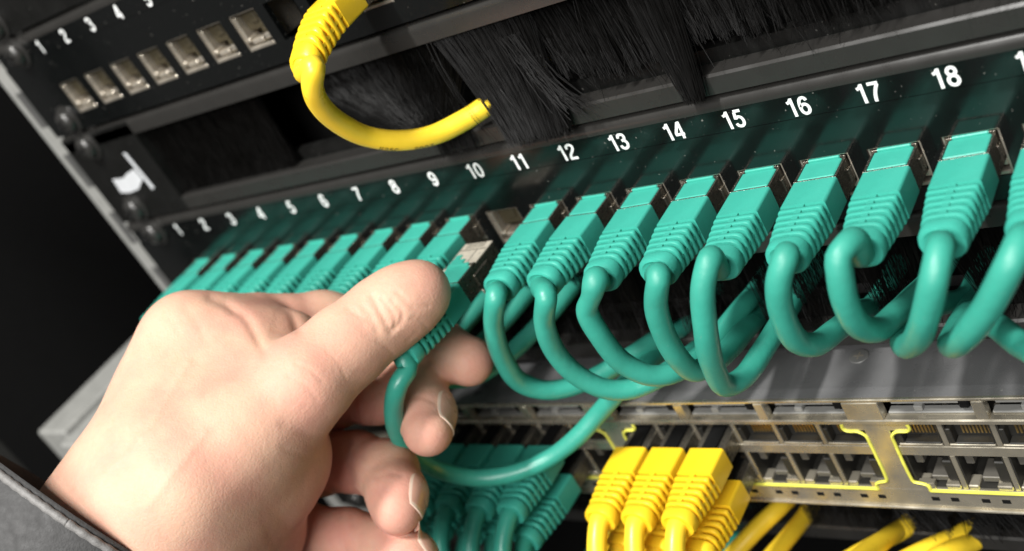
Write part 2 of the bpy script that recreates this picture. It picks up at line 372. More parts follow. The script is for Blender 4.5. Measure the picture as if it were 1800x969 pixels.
m = MB(); m.extrude_x(lip_profile(40, 43.9, 8, 2.6), PX0, PX1); m.build('rolled_edge', LIP, bp, smooth=35); screws(bp, 0)

# ------------------------------------------------------------------ network switch
sw = thing('network_switch', 'low metal network switch with dark lid and two rows of ports outlined in yellow', 'switch', (0, -20, -46.5))
PW = 14.35
def grp(g): return 36.4 + g*(6*PW + 7.5)
m = MB(); m.extrude_x([(1.2, -.9), (250, -.9), (250, 0), (5.0, 0), (1.2, -1.0)][::-1] if False else [(250, -.9), (1.0, -.9), (1.0, -.5), (4.6, 0), (250, 0)], -150, 286); m.build('lid', LID, sw)
m = MB(); m.box(-150, 286, 18, 250, -43.3, -.9); m.build('chassis', DARK, sw)
def csk(x, y, parent):
    k = MB(); rings = [[(x+rr_*math.cos(t), y+rr_*math.sin(t), zz) for t in np.linspace(0, 2*math.pi, 24, endpoint=False)] for rr_, zz in ((3.0,.05),(2.9,.35),(2.3,.42))]
    k.loft(rings); k.box(x-1.5, x+1.5, y-.3, y+.3, .40, .47, 1); k.box(x-.3, x+.3, y-1.5, y+1.5, .40, .48, 1)
    k.build('lid_screw', [mat('lid_screw_zinc', (.36, .36, .35), .3, metal=.7), SILVER], parent, smooth=40)
csk(120, 17.8, sw); csk(-40, 17.8, sw)
f = MB()
GX0, GX1 = grp(-2), grp(3)
f.bbox(GX0, GX1, 0, 3, -1.5, -.5, .25)                                   # top edge bar
f.bbox(GX0, GX1, -.5, 3, -9.9, -8.0, .4)                                # bright middle bar
f.bbox(GX0, GX1, .3, 4, -22.6, -18.9, .25, 0)                            # bar between the rows
f.box(GX0, GX1, .6, 14, -22.4, -19.2, 1)
f.bbox(GX0, GX1, .2, 3, -43.6, -36.2, .3)                                # bottom plate
f.bbox(GX0, GX1, -.6, 1, -44.6, -43.5, .3)                               # bottom rim
f.build('face_frame', [FACE, FACED], sw)
for g in range(-2, 3):
    x0 = grp(g); p = MB(); xa = x0-7.5
    p.bbox(xa, x0, .05, 3, -36.3, -9.8, .2); p.bbox(xa-6, x0+6, .1, 2.2, -12.6, -9.8, .2); p.bbox(xa-6, x0+6, .1, 2.2, -36.4, -33.6, .2)
    p.bbox(xa-3.2, x0+.2, -.3, 3, -8.0, -1.5, .2)
    p.build('group_post', FACE, sw)
    y = MB(); rr_ = .54
    L1 = [(xa-6,-.05,-10.0),(xa-6.2,-.05,-11.6),(xa-5.2,-.05,-12.6),(xa-2,-.05,-12.8),(xa-.2,-.05,-14.4),(xa,-.05,-17),(xa,-.05,-31),(xa-.3,-.05,-33),(xa-2.5,-.05,-33.6),(xa-4.0,-.05,-34.4),(xa-4.2,-.05,-36.6)]
    L2 = [(2*xa+7.5-q[0], q[1], q[2]) for q in L1]
    for Lq in (L1, L2):
        y.tube(spline(Lq, 1.0), rr_, 6)
    a, b = L2[-1][0], grp(g+1)-7.5-4.2
    y.tube([(a, .0, -36.6), ((a+b)/2, .0, -36.6), (b, .0, -36.6)], rr_, 6)
    y.build('yellow_outline', YLINE, sw, smooth=60)
    # pin-hole squares and top light windows
    for k in range(6):
        q = MB()
        for dx in (3.3, 8.9): q.box(x0+PW*k+dx, x0+PW*k+dx+2.3, .14, .4, -40.9, -39.4)
        q.build('indicator_window', DARK, sw)
    for k in range(3):
        xa_ = x0+.3+k*2*PW; xb_ = xa_+2*PW-3.2
        w_ = MB(); w_.box(xa_, xb_, 7, 8, -8.0, -1.5, 0); w_.bbox(xa_+1.5, xb_-2, 3.6, 7, -5.6, -4.4, .2, 1); w_.bbox(xa_+.5, xb_-.5, 2.2, 5, -8.0, -7.3, .2, 1)
        w_.bbox(xa_+8, xa_+10.5, 2.4, 5, -7.3, -5.4, .3, 1); w_.bbox(xb_-4.4, xb_-1.6, 1.8, 5, -6.0, -3.2, .5, 0)
        w_.build('light_pipe', [DARK, mat('light_pipe_grey', (.22, .22, .21), .35)], sw)
        if k < 2: s_ = MB(); s_.bbox(xb_, xb_+3.2, -.15, 3, -8.0, -1.5, .25); s_.build('window_divider', FACE, sw)
def sw_port(top):
    m = MB(); w = PW-1.5; h = 9.0 if top else 13.6
    z1 = 0; z0 = -h; x0, x1 = -w/2, w/2
    m.box(x0, x1, 14, 14.4, z0, z1, 0)
    m.box(x0, x0+.5, .8, 14, z0, z1, 0); m.box(x1-.5, x1, .8, 14, z0, z1, 0)
    m.box(x0+.5, x1-.5, 1, 14, z0, z0+.6, 0); m.box(x0+.5, x1-.5, 3, 14, z1-.6, z1, 0)
    if top:
        m.bbox(x0+2.0, x1-.5, .5, 3.7, z0+.6, z0+1.5, .2, 0); m.box(x0+.5, x1-.5, 3.7, 4.4, z0+.6, z1-.6, 0); m.bbox(x0+.2, x1-.2, .3, 1.4, z0, z0+1.0, .2, 1)
        for k in range(8):
            xx = -3.3+1.02*k+.8; m.bbox(xx-.3, xx+.3, 3.3, 3.7, z1-6.6, z1-1, .08, 2)
        m.bbox(x0+.5, x0+1.8, .6, 6, z0+1, z1-2.5, .2, 0)
    else:
        m.bbox(x0+.3, x0+3.3, .4, 5, z0, z0+1.9, .3, 1); m.bbox(x1-4.6, x1-.3, .4, 5, z0, z0+1.9, .3, 1)
        m.bbox(x1-3.6, x1-.4, 1.6, 9, z0+2.4, z1-3.4, .35, 0); m.bbox(x0+1.0, x0+3.4, 3.2, 9, z1-6, z1-1.4, .3, 3)
        m.bbox(-2.4, 2.6, 2.6, 10, z0+1.2, z0+3.2, .25, 3)
        m.box(x0+.5, x1-.5, .7, 5, z0-.5, z0+.4, 3)
    return m.mesh('port', [PORTIN, FACE, GOLD, FACED, INSIDE], None)
SP1, SP2 = sw_port(True), sw_port(False)
for g in (-1, 0, 1, 2):
    for k in range(6):
        xc = grp(g)+PW*(k+.5)
        if g == 2 or xc > 235: continue
        link('port', SP1, sw, (xc, 0, -9.9)); link('port', SP2, sw, (xc, 0, -22.6))
        if k: d = MB(); d.bbox(xc-PW/2-.75, xc-PW/2+.75, .5, 12, -36.2, -22.6, .2); d.bbox(xc-PW/2-.75, xc-PW/2+.75, .5, 12, -18.9, -9.9, .2); d.build('port_divider', FACE, sw)

# ------------------------------------------------------------------ patch cords
def make_boot(mt, bend=0):
    m = MB(); R_ = []
    R_ += [rrect(11.6, 8.0, .8, -8.5), rrect(12.2, 8.6, .9, -8.8), rrect(12.3, 8.7, .9, -19.3)]
    y = -19.6; n = 5
    for i in range(n):
        t = i/(n-1); wo = 12.3-1.2*t; ho = 8.7+.1*t; ro = 1.1+2.0*t; 
        R_ += [rrect(wo-3.4, ho-3.4, ro, y), rrect(wo-3.4, ho-3.4, ro, y-.85), rrect(wo-.3, ho-.3, ro, y-.9), rrect(wo, ho, ro, y-1.15), rrect(wo-.05, ho, ro, y-2.05), rrect(wo-.4, ho-.3, ro, y-2.35)]
        y -= 2.5
    R_ += [rrect(7.6, 6.0, 2.9, y), rrect(7.6, 6.0, 2.9, y-.75), rrect(10.7, 8.6, 3.5, y-.8), rrect(11.0, 8.9, 3.8, y-1.2), rrect(10.9, 9.0, 4.0, y-3.7), rrect(10.4, 8.8, 4.2, y-4.35), rrect(8.6, 7.8, 3.8, y-4.5), rrect(7.4, 7.0, 3.4, y-4.2)]
    m.loft(R_)
    m.box(-.85, .85, -32, -19.3, 3.0, 4.3); m.box(-.65, .65, -32, -19.3, -4.22, -3.2)
    for sx in (-1, 1):
        m.add([(sx*6.08,-19.3,-.5),(sx*6.08,-19.3,.5),(sx*5.3,-32,.5),(sx*5.3,-32,-.5),(sx*4.3,-19.3,-.5),(sx*4.3,-19.3,.5),(sx*4.0,-32,.5),(sx*4.0,-32,-.5)],
              [(0,1,2,3),(0,4,5,1),(3,2,6,7),(1,5,6,2),(0,3,7,4)])
    if bend: m.v = [(a, b, c - bend*max(0, -b-12)**2) for a, b, c in m.v]
    return m.mesh('boot', mt, 38)
def make_shell():
    m = MB(); m.bbox(-5.9, 5.9, -9.5, 12.5, -4.1, 3.6, .25)
    m.bbox(-5.9, -5.3, -8.6, 1.5, 3.3, 4.3, .12); m.bbox(5.3, 5.9, -8.6, 1.5, 3.3, 4.3, .12); m.bbox(-5.9, 5.9, -8.8, -8.2, 3.3, 4.3, .12)
    m.bbox(5.7, 6.25, -2, 6, -2.5, 1.5, .15); m.bbox(-5.9, 5.9, .2, .8, 3.4, 4.6, .12)
    return m.mesh('plug_shell', SHELL, None)
def make_latch(mt):
    m = MB(); m.bbox(-5.1, 5.1, -8.0, -.3, 3.0, 4.35, .25); m.bbox(-4.4, 4.4, -.3, .9, 3.6, 5.0, .25); m.bbox(-2.8, 2.8, .9, 9, 3.0, 3.9, .2)
    return m.mesh('latch', mt, None)
def make_shell_plain():
    m = MB(); m.bbox(-5.1, 5.1, -9.5, 12.5, -4.0, 2.4, .25, 0); m.bbox(-2.6, 2.6, -8.8, 6, 2.4, 3.4, .25, 1); m.bbox(-5.3, -4.7, -6, 2, -2, 1.2, .15, 0)
    return m.mesh('plug_shell', [mat('plug_shield_dark', (.13, .12, .10), .3, metal=.6, var=.4, vscale=1500), DARK], None)
BOOTG, BOOTY = make_boot(GREEN), make_boot(YEL)
SHELLM, SHELLP, LATG, LATY = make_shell(), make_shell_plain(), make_latch(GREEN), make_latch(YEL)
def cord(pos, path, label, group, kind='g', rad=3.1, bend=0, latch=True, bulge=(), yaw=None):
    """pos: plug axis on the port plane; path: cable points (world mm) after the boot"""
    t = thing('patch_lead', label, 'patch lead', pos, group)
    yaw = random.uniform(-.03, .03) if yaw is None else yaw
    b_ = link('boot', (BOOTG if kind == 'g' else BOOTY) if not bend else make_boot(GREEN if kind == 'g' else YEL, bend), t)
    kids = [b_, link('plug_shell', SHELLM if latch else SHELLP, t)]
    if latch: kids.append(link('latch', LATG if kind == 'g' else LATY, t))
    for o_ in kids: o_.rotation_euler.z = yaw
    p = np.array(pos, float); zz = lambda y: -bend*max(0, -y-12)**2
    pts = [(-y*math.sin(yaw), y*math.cos(yaw), zz(y)) for y in (-30, -33.5, -37.0)] + [tuple(np.array(q, float)-p) for q in path]
    pts += [tuple(np.array(pts[-1]) + np.array(q)) for q in ((1.5, 8, .6), (3, 17, 1.0))]      # on into the brush
    sp = spline(pts); n = len(sp); k = np.arange(n)
    rr_ = rad*(1 + .018*np.sin(k*.19+pos[0]) + .012*np.sin(k*.47+2*pos[0]))
    for a_, w_, h_ in bulge: rr_ = rr_ + h_*np.exp(-((k*1.0-a_)/w_)**2)
    MB().tube(sp, rr_, 16).build('cable', GREENC if kind == 'g' else YELC, t, smooth=180)
    return t
ZP = 15.6
GA = 'turquoise cords plugged into the numbered patch panel'
def pp(n): return (port_x(n)+1, 0, ZP)
# loops on the right, seen in full
loops = {
 11: [(872,520,-43),(868,575,-44),(884,630,-43),(915,672,-40),(960,686,-36),(1010,678,-30),(1080,645,-20),(1150,600,-8),(1215,565,9)],
 12: [(960,520,-44),(957,568,-45),(977,620,-44),(1015,660,-42),(1065,684,-39),(1110,684,-35),(1165,660,-28),(1230,612,-14),(1310,545,9)],
 13: [(1047,492,-44.5),(1040,520,-46),(1032,546,-46.5),(1056,592,-46),(1094,637,-44),(1142,660,-41),(1185,655,-36),(1235,620,-25),(1305,540,-4),(1330,510,9)],
 14: [(1158,486,-46),(1153,535,-47),(1168,588,-46),(1194,632,-44),(1222,652,-40),(1262,632,-32),(1310,580,-12),(1345,540,9)],
 15: [(1248,455,-45),(1236,505,-49),(1240,575,-51),(1252,640,-49),(1276,678,-44),(1306,664,-38),(1345,610,-24),(1385,545,-4),(1405,515,9)],
 16: [(1382,450,-46),(1369,495,-49),(1374,548,-49),(1400,598,-46),(1432,606,-41),(1470,580,-30),(1510,550,-12),(1540,530,9)],
 17: [(1496,424,-45),(1474,452,-49.5),(1476,478,-50.5),(1485,527,-51),(1508,570,-48),(1540,580,-42),(1580,548,-28),(1625,505,-8),(1650,480,9)],
 18: [(1653,436,-47),(1643,485,-52),(1628,550,-53),(1612,595,-49),(1592,608,-42),(1590,590,-32),(1640,540,-14),(1700,520,9)],
 19: [(1796,420,-47),(1778,460,-52),(1736,540,-53),(1690,598,-50),(1672,604,-42),(1690,570,-28),(1700,548,-12),(1720,520,9)],
 20: [(1945,470,-46),(1940,560,-50),(1870,640,-48),(1805,612,-42),(1755,575,-30),(1720,555,-12),(1700,530,9)],
}
WORD = 'zero one two three four five six seven eight nine ten eleven twelve thirteen fourteen fifteen sixteen seventeen eighteen'.split()
LOOK = {11: 'first right of the empty port', 12: 'second right of the empty port', 13: 'kinked just below its boot', 14: 'loop tucked behind the next cord', 15: 'hanging lowest over the switch', 16: 'with a tidy round loop', 17: 'bulging above the lid screw', 18: 'curled at its bottom'}
for n, pth in loops.items():
    cord(pp(n), [at(*q) for q in pth], f'turquoise cord in the port under the white number {WORD[n]}, {LOOK[n]}' if n < 19 else ('turquoise cord cut by the right edge of the picture, slanting down to the left' if n == 19 else 'turquoise cord loop at the far right edge whose plug is out of view'),
         GA, 'g', 3.15, yaw={18: .03, 19: .03, 12: -.03, 16: .02}.get(n), bulge={13: ((13, 3, .30), (18, 2, -.28)), 17: ((10, 4, .45), (16, 3, -.2)), 11: ((44, 3, .18),)}.get(n, ()))
FAR = {1: 'leftmost of its row and most blurred', 2: 'beside the leftmost plug', 3: 'third plug from the left end', 4: 'just above the knuckle', 5: 'fifth plug from the left end', 6: 'middle of the row above the forefinger', 7: 'partly hidden by the forefinger', 8: 'last but one before the thumb', 9: 'half hidden by the thumb tip'}
for n in range(1, 10):
    x = port_x(n)+1; q = n*.7
    cord(pp(n), [(x-1, -44, 12.5), (x-1, -48.5, 3), (x+2, -47, -8), (x+7, -38, -17), (x+14, -25, -19), (x+22, -8, -17), (x+27, 9, -15)],
         f'turquoise cord in the port under the number {WORD[n]}, {FAR[n]}', GA)
# the cord in the hand
HELD = (20.2, -28.0, ZP)
held = cord(HELD, [at(*q) for q in [(718,645,-66),(701,675,-71),(692,715,-73),(700,762,-72),(728,800,-69),(775,828,-64),(840,840,-58),(905,831,-52),(965,806,-45),(1015,768,-39),(1055,724,-33),(1085,690,-30),(1120,655,-22),(1160,620,-8),(1200,590,9)]],
     'unplugged turquoise cord pinched between thumb and forefinger, cable looping below the fingers', None, 'g', 3.0, yaw=0.0)
tp = MB(); tp.bbox(-5.9, 5.9, -.5, 12.5, 3.55, 4.05, .15); tp.bbox(-5.9, -4.6, -8.4, -.5, 3.55, 4.4, .15); tp.build('lit_shield_top', mat('lit_shield', (.62, .57, .47), .38, metal=.35, var=.25, vscale=500, bump=.3), held)  # paler plate over the same metal, its colour makes the shell top look lit
tg = MB(); tg.bbox(-4.9, .6, -.6, 3.6, 3.9, 4.55, .15); tg.bbox(-4.9, -2.4, 3.4, 6.2, 3.9, 4.4, .12); tg.bbox(-1.2, 4.2, -.6, 1.1, 3.9, 4.6, .12); tg.build('torn_latch', GREEN, held)
sm = MB(); sm.box(-5.6, 5.6, 8.6, 8.95, 4.0, 4.09); sm.box(1.9, 2.2, 1.4, 8.6, 4.0, 4.085)
for k_ in range(8): sm.box(-3.8+k_*1.02, -3.45+k_*1.02, 9.6, 12.2, 4.0, 4.09)
sm.build('contact_slot', INSIDE, held)
clip = MB(); clip.tube(spline([(6.2, 4, -3.0), (6.5, 3, -8.2), (6.3, -1.0, -8.6), (6.2, -2, -4.0)], .6), .38, 6); clip.build('latch_wire', SILVER, held, smooth=180)
# yellow cord up in the empty panel, pushed through the brush
YB = .012
ycord = cord((port_x(10)+1, 0, 2*Z1+ZP), [at(*q) for q in [(552,118,-42),(549,150,-43),(562,184,-40),(596,216,-34),(645,240,-27),(700,247,-21),(760,238,-14),(815,212,-6),(862,182,1),(905,160,10)]],
     'yellow patch cord plugged into the upper panel and drooping into the brush strip', None, 'y', 3.15, YB)
def cable_print(t, txt, f0, h, toward):
    """faint lettering wrapped on the jacket of cord t"""
    me = [c for c in t.children if c.name.startswith('cable')][0].data
    co_ = np.array([v.co for v in me.vertices])/MM; ring = co_.reshape(-1, 16, 3); C_ = ring.mean(1)
    T = np.gradient(C_, axis=0); L = np.cumsum(np.r_[0, np.linalg.norm(np.diff(C_, axis=0), axis=1)]); T /= np.linalg.norm(T, axis=1)[:, None]
    GL = dict(DIGIT); GL['H'] = [[(.08,0),(.08,1)], [(.48,0),(.48,1)], [(.08,.5),(.48,.5)]]; GL['C'] = [[(.48,.75),(.40,.90),(.28,.925),(.12,.80),(.08,.5),(.12,.2),(.28,.075),(.40,.10),(.48,.25)]]
    m = MB(); u0 = L[-1]*f0
    for ch in txt:
        for st in GL.get(ch, []):
            P = spline([(a, b, 0) for a, b in st], .12)[:, :2] if len(st) > 2 else np.array(st)
            d = np.gradient(P, axis=0); d /= np.linalg.norm(d, axis=1)[:, None]; nn = np.stack([-d[:,1], d[:,0]], 1)*.075; V = []
            for q, n_ in zip(P, nn):
                for sg in (1, -1):
                    u_ = u0 + (q[0]+sg*n_[0])*h; v_ = (q[1]+sg*n_[1]-.5)*h
                    c_ = np.array([np.interp(u_, L, C_[:, i]) for i in range(3)]); tt = np.array([np.interp(u_, L, T[:, i]) for i in range(3)]); tt /= np.linalg.norm(tt)
                    D = np.array(toward, float); D -= tt*(D@tt); D /= np.linalg.norm(D); Bn = np.cross(tt, D); Bn = Bn if Bn[2] > 0 else -Bn
                    V.append(c_ + 3.27*(math.cos(v_/3.2)*D + math.sin(v_/3.2)*Bn))
            m.add(V, [(2*i, 2*i+2, 2*i+3, 2*i+1) for i in range(len(P)-1)])
        u0 += .72*h
    m.build('printed_text', mat('faint_ink', (.22, .16, .02), .6), t)
cable_print(ycord, 'H25C   2007', .50, 2.0, (.3, -.75, -.75))
# switch cords
SZ1, SZ2 = -46.5-9.9-5.9, -46.5-22.6-7.2
GY = 'yellow cords plugged into the switch'
ycol = [37.9+PW*(k+.5) for k in range(3)]
names = ['leftmost', 'middle', 'rightmost']
ret = [[(1180,1130,-70),(1260,1010,-30),(1330,930,-12),(1372,890,-2),(1392,868,8)], [(1250,1120,-70),(1330,1010,-30),(1385,945,-10),(1420,900,6)], [(1420,1120,-70),(1490,1000,-34),(1560,945,-8),(1600,915,8)]]
ret2 = [[(1200,1180,-62),(1330,1090,-30),(1490,985,-12),(1585,932,0),(1610,915,9)], [(1300,1180,-62),(1420,1090,-30),(1590,985,-14),(1690,938,2),(1720,920,9)], [(1400,1180,-62),(1520,1090,-30),(1640,985,-14),(1715,950,2),(1750,925,9)]]
for k in range(3):
    x = ycol[k]
    d0 = np.array([x, -20, SZ1])
    cord((x, -20, SZ1), [d0+np.array(q) for q in [(1,-46,-6),(2,-56,-18),(4,-60,-34)]] + [at(*q) for q in ret[k]],
         f'{names[k]} of the three yellow plugs in the upper row of the switch', GY, 'y', 3.15, latch=False)
    d0 = np.array([x, -20, SZ2])
    cord((x, -20, SZ2), [d0+np.array(q) for q in [(0,-44,-3),(1,-50,-12),(3,-52,-26)]] + [at(*q) for q in ret2[k]],
         f'{names[k]} yellow cord in the lower row of the switch, under the bright yellow plugs', GY, 'y', 3.15, latch=False)
gcol = [grp(0)-7.5-PW*(k+1.5) for k in range(5)]
gnames = ['first from the right', 'second from the right', 'third from the right', 'fourth from the right', 'fifth from the right']
for k in range(5):
    x = gcol[k]-.6
    for row, z in ((0, SZ1), (1, SZ2)):
        d0 = np.array([x, -20, z])
        cord((x, -20, z), [d0+np.array(q) for q in ([(.5,-46,-5),(1,-54,-16),(2,-57,-34),(8,-48,-60),(20,-20,-75),(26,20,-78)] if row == 0 else [(.5,-43,-3),(1,-48,-12),(2,-50,-26),(10,-40,-50),(20,-14,-60),(26,20,-64)])],
             f'dark turquoise cord in the {"upper" if row == 0 else "lower"} switch row by the fingers, {gnames[k]}', 'turquoise cords plugged into the switch', 'g', 3.1, latch=False)
#HAND#
# ------------------------------------------------------------------ the hand (one continuous surface) and the sleeve
def cs(px, py, d): return np.array([(px-900)/FPX*d, (py-484.5)/FPX*d, d])      # camera axes, mm
HJ = dict(
 thumb=[((330,850,318),15.5),((430,768,325),15),((535,672,329),12.8),((610,608,334),11.4),((676,554,338),10.9),((714,528,338),9.3),((741,509,338),8.0)],
 index=[((334,590,352),11.5),((450,578,364),10.8),((570,573,374),10.3),((690,580,376),9.6),((770,618,371),9.3),((822,634,366),8.0)],
 middle=[((345,640,364),12.5),((470,655,378),11.5),((590,690,380),10.6),((660,692,371),9.6),((728,686,366),9.2),((748,725,358),9.0),((752,757,351),7.6)],
 ring=[((370,720,372),12.0),((470,770,380),11.0),((560,812,380),10.2),((628,812,372),9.4),((680,828,362),9.0),((697,870,352),8.8),((698,895,348),7.6)],
 pinky=[((380,810,376),11.5),((450,890,378),10.2),((520,935,376),9.4),((610,945,368),8.8),((690,960,358),8.4),((722,985,352),8.0),((730,1000,349),7.0)],
)
def hand_sdf():
    lo = np.array([cs(-60,1100,330)[0]-26, cs(300,500,365)[1]-14, 296.0]); hi = np.array([cs(860,640,366)[0]+8, cs(300,1180,340)[1]+8, 402.0])
    h = .80; n = np.ceil((hi-lo)/h).astype(int)
    ax = [lo[i] + h*np.arange(n[i], dtype=np.float32) for i in range(3)]
    f = np.full(n, 60.0, np.float32)
    def sl(b0, b1):
        return tuple(slice(max(0, int((b0[i]-lo[i])/h)), min(n[i], int((b1[i]-lo[i])/h)+2)) for i in range(3))
    def smin(F, d, k, s):
        g = F[s]; hh = np.maximum(k-np.abs(g-d), 0)/k; F[s] = np.minimum(g, d) - hh*hh*k*.25
    def cone(F, a, b, r1, r2, k):
        m = max(r1, r2)+k+3; s = sl(np.minimum(a, b)-m, np.maximum(a, b)+m)
        X = ax[0][s[0]][:,None,None]-a[0]; Y = ax[1][s[1]][None,:,None]-a[1]; Z = ax[2][s[2]][None,None,:]-a[2]
        v = (b-a).astype(np.float32); L2 = float(v@v)
        t = np.clip((X*v[0]+Y*v[1]+Z*v[2])/L2, 0, 1)
        d = np.sqrt((X-t*v[0])**2+(Y-t*v[1])**2+(Z-t*v[2])**2) - (r1+(r2-r1)*t)
        smin(F, d.astype(np.float32), k, s)
    def ell(F, c, rad, k, sign=1):
        R_ = np.array(rad, float); m = R_.max()+k+3; s = sl(c-m, c+m)
        X = (ax[0][s[0]][:,None,None]-c[0])/R_[0]; Y = (ax[1][s[1]][None,:,None]-c[1])/R_[1]; Z = (ax[2][s[2]][None,None,:]-c[2])/R_[2]
        q = np.sqrt(X*X+Y*Y+Z*Z); smin(F, ((q-1)*R_.min()).astype(np.float32), k, s)
    C_ = lambda q: cs(*q)
    palm = f.copy()
    # forearm, wrist, metacarpals, muscle pads
    W0, W1 = (105,1085,330), (252,905,338)
    for a, b, r1, r2, k in [((0,1220,330),W0,29,26,6),(W0,W1,26,23,8),((150,985,345),(262,860,352),22,19,8),
                            (W1,(338,612,352),20,12,12),((228,862,345),(334,600,352),14,11.5,10),
                            ((270,910,350),(362,665,364),20,13,12),((280,930,352),(380,735,370),22,13,12),((300,960,352),(395,820,374),22,13,12),
                            ((230,930,330),(340,845,323),21,16,16),((300,930,338),(470,840,342),25,15,14),((330,860,327),(500,720,333),19,12.5,16),
                            ((400,900,352),(500,800,350),20,12,12),((330,1010,350),(450,940,360),24,14,12),
                            ((350,700,356),(470,690,350),16,9,14),
                            ((300,790,333),(440,680,339),17,13,16),((320,690,344),(440,612,350),13,9.5,16),((400,640,347),(520,596,353),10,7.5,12)]:
        cone(palm, C_(a), C_(b), r1, r2, k)
    for nm, k in (('index',4),('middle',4),('ring',4),('pinky',4)):
        J = HJ[nm]; cone(palm, C_(J[0][0]), C_(J[1][0]), J[0][1], J[1][1], 9)
    tj = HJ['thumb']; th = f.copy()
    for (a, r1), (b, r2) in zip(tj[:-1], tj[1:]): cone(th, C_(a), C_(b), r1, r2, 5)
    ell(th, C_((716,523,337)), (9.6, 8.4, 9.0), 5)
    # thumb joins its base widely
    def merge(A, B_, k):
        hh = np.maximum(k-np.abs(A-B_), 0)/k; return np.minimum(A, B_)-hh*hh*k*.25
    f = merge(palm, th, 5.0)
    for nm in ('index','middle','ring','pinky'):
        J = HJ[nm]; g = np.full(n, 60.0, np.float32)
        for (a, r1), (b, r2) in zip(J[1:-1], J[2:]): cone(g, C_(a), C_(b), r1, r2, 3.5)
        for q in (2, 4): ell(g, C_(J[q][0]), (J[q][1]+.4,)*3, 2.5)
        f = merge(f, g, 1.6)
    return f, lo, h
def surface_nets(f, lo, h):
    s = f < 0; nx, ny, nz = f.shape
    c = np.zeros((nx-1,ny-1,nz-1), np.int8)
    for i in (0,1):
        for j in (0,1):
            for k in (0,1): c += s[i:nx-1+i, j:ny-1+j, k:nz-1+k]
    act = (c > 0) & (c < 8); idx = np.full(act.shape, -1, np.int64); cells = np.argwhere(act); idx[act] = np.arange(len(cells))
    acc = np.zeros((len(cells),3)); cnt = np.zeros(len(cells)); I, J, K = cells.T
    crn = [(i,j,k) for i in (0,1) for j in (0,1) for k in (0,1)]
    for a in range(8):
        for b in range(a+1, 8):
            A, B_ = np.array(crn[a]), np.array(crn[b])
            if np.abs(A-B_).sum() != 1: continue
            fa = f[I+A[0],J+A[1],K+A[2]]; fb = f[I+B_[0],J+B_[1],K+B_[2]]; m = (fa < 0) != (fb < 0)
            t = np.where(m, fa/np.where(m, fa-fb, 1), 0)[:,None]
            acc += np.where(m[:,None], A + t*(B_-A), 0); cnt += m
    V = lo + h*(cells + acc/cnt[:,None])
    Q = []
    for axis in range(3):
        o1, o2 = [(1,2),(2,0),(0,1)][axis]
        sh = [slice(None)]*3; sh2 = [slice(None)]*3; sh[axis] = slice(0,-1); sh2[axis] = slice(1,None)
        e = s[tuple(sh)] != s[tuple(sh2)]; P = np.argwhere(e); P = P[(P[:,o1] > 0) & (P[:,o2] > 0) & (P[:,o1] < f.shape[o1]-1) & (P[:,o2] < f.shape[o2]-1)]
        ins = s[P[:,0],P[:,1],P[:,2]]
        d1 = np.zeros(3,int); d1[o1] = 1; d2 = np.zeros(3,int); d2[o2] = 1
        g = lambda q: idx[q[:,0],q[:,1],q[:,2]]
        quad = np.stack([g(P), g(P-d1), g(P-d1-d2), g(P-d2)], 1); quad[~ins] = quad[~ins][:, ::-1]; Q.append(quad)
    Q = np.vstack(Q); Q = Q[(Q >= 0).all(1)]
    return V, Q
def vnormals(V, Q):
    n = np.cross(V[Q[:,2]]-V[Q[:,0]], V[Q[:,3]]-V[Q[:,1]]); N = np.zeros_like(V)
    for k in range(4): np.add.at(N, Q[:,k], n)
    return N/np.maximum(np.linalg.norm(N, axis=1), 1e-9)[:,None]
def smooth_verts(V, Q, it):
    E = np.vstack([Q[:,[0,1]],Q[:,[1,2]],Q[:,[2,3]],Q[:,[3,0]]]); E = np.vstack([E, E[:,::-1]])
    deg = np.bincount(E[:,0], minlength=len(V))[:,None]
    for i in range(it):
        for lam in (.55, -.57):
            A = np.stack([np.bincount(E[:,0], V[E[:,1],k], len(V)) for k in range(3)], 1)/deg
            V = V + lam*(A-V)
    return V
def subdivide(V, Q):
    """one linear split of every quad into four"""
    E = np.vstack([Q[:,[0,1]],Q[:,[1,2]],Q[:,[2,3]],Q[:,[3,0]]]); E.sort(axis=1)
    u_, inv = np.unique(E, axis=0, return_inverse=True); inv = inv.reshape(4, len(Q))
    n = len(V); em = (V[u_[:,0]]+V[u_[:,1]])/2; fc = V[Q].mean(1); e = inv + n; c = n+len(u_)+np.arange(len(Q))
    Q2 = np.vstack([np.stack([Q[:,k], e[k], c, e[(k-1) % 4]], 1) for k in range(4)])
    return np.vstack([V, em, fc]), Q2
_f, _lo, _h = hand_sdf()
HV, HQ = surface_nets(_f, _lo, _h); HV = smooth_verts(HV, HQ, 6)
HV, HQ = subdivide(HV, HQ); HV = smooth_verts(HV, HQ, 3)
HN = vnormals(HV, HQ)
if (HN * (HV - HV.mean(0))).sum(1).mean() < 0: HQ = HQ[:, ::-1]; HN = -HN
def to_px(V): return np.stack([900+FPX*V[:,0]/V[:,2], 484.5+FPX*V[:,1]/V[:,2]], 1)
def seg_dist(P, poly):
    P2 = spline([(a, b, 0) for a, b in poly], 4)[:, :2]; d = np.full(len(P), 1e9)
    for i in range(len(P2)-1):
        a, b_ = P2[i], P2[i+1]; v = b_-a; t = np.clip(((P-a)@v)/(v@v+1e-9), 0, 1); d = np.minimum(d, np.linalg.norm(P-a-t[:,None]*v, axis=1))
    return d
HP = to_px(HV); face = np.clip(-HN[:,2]*2.0, 0, 1)
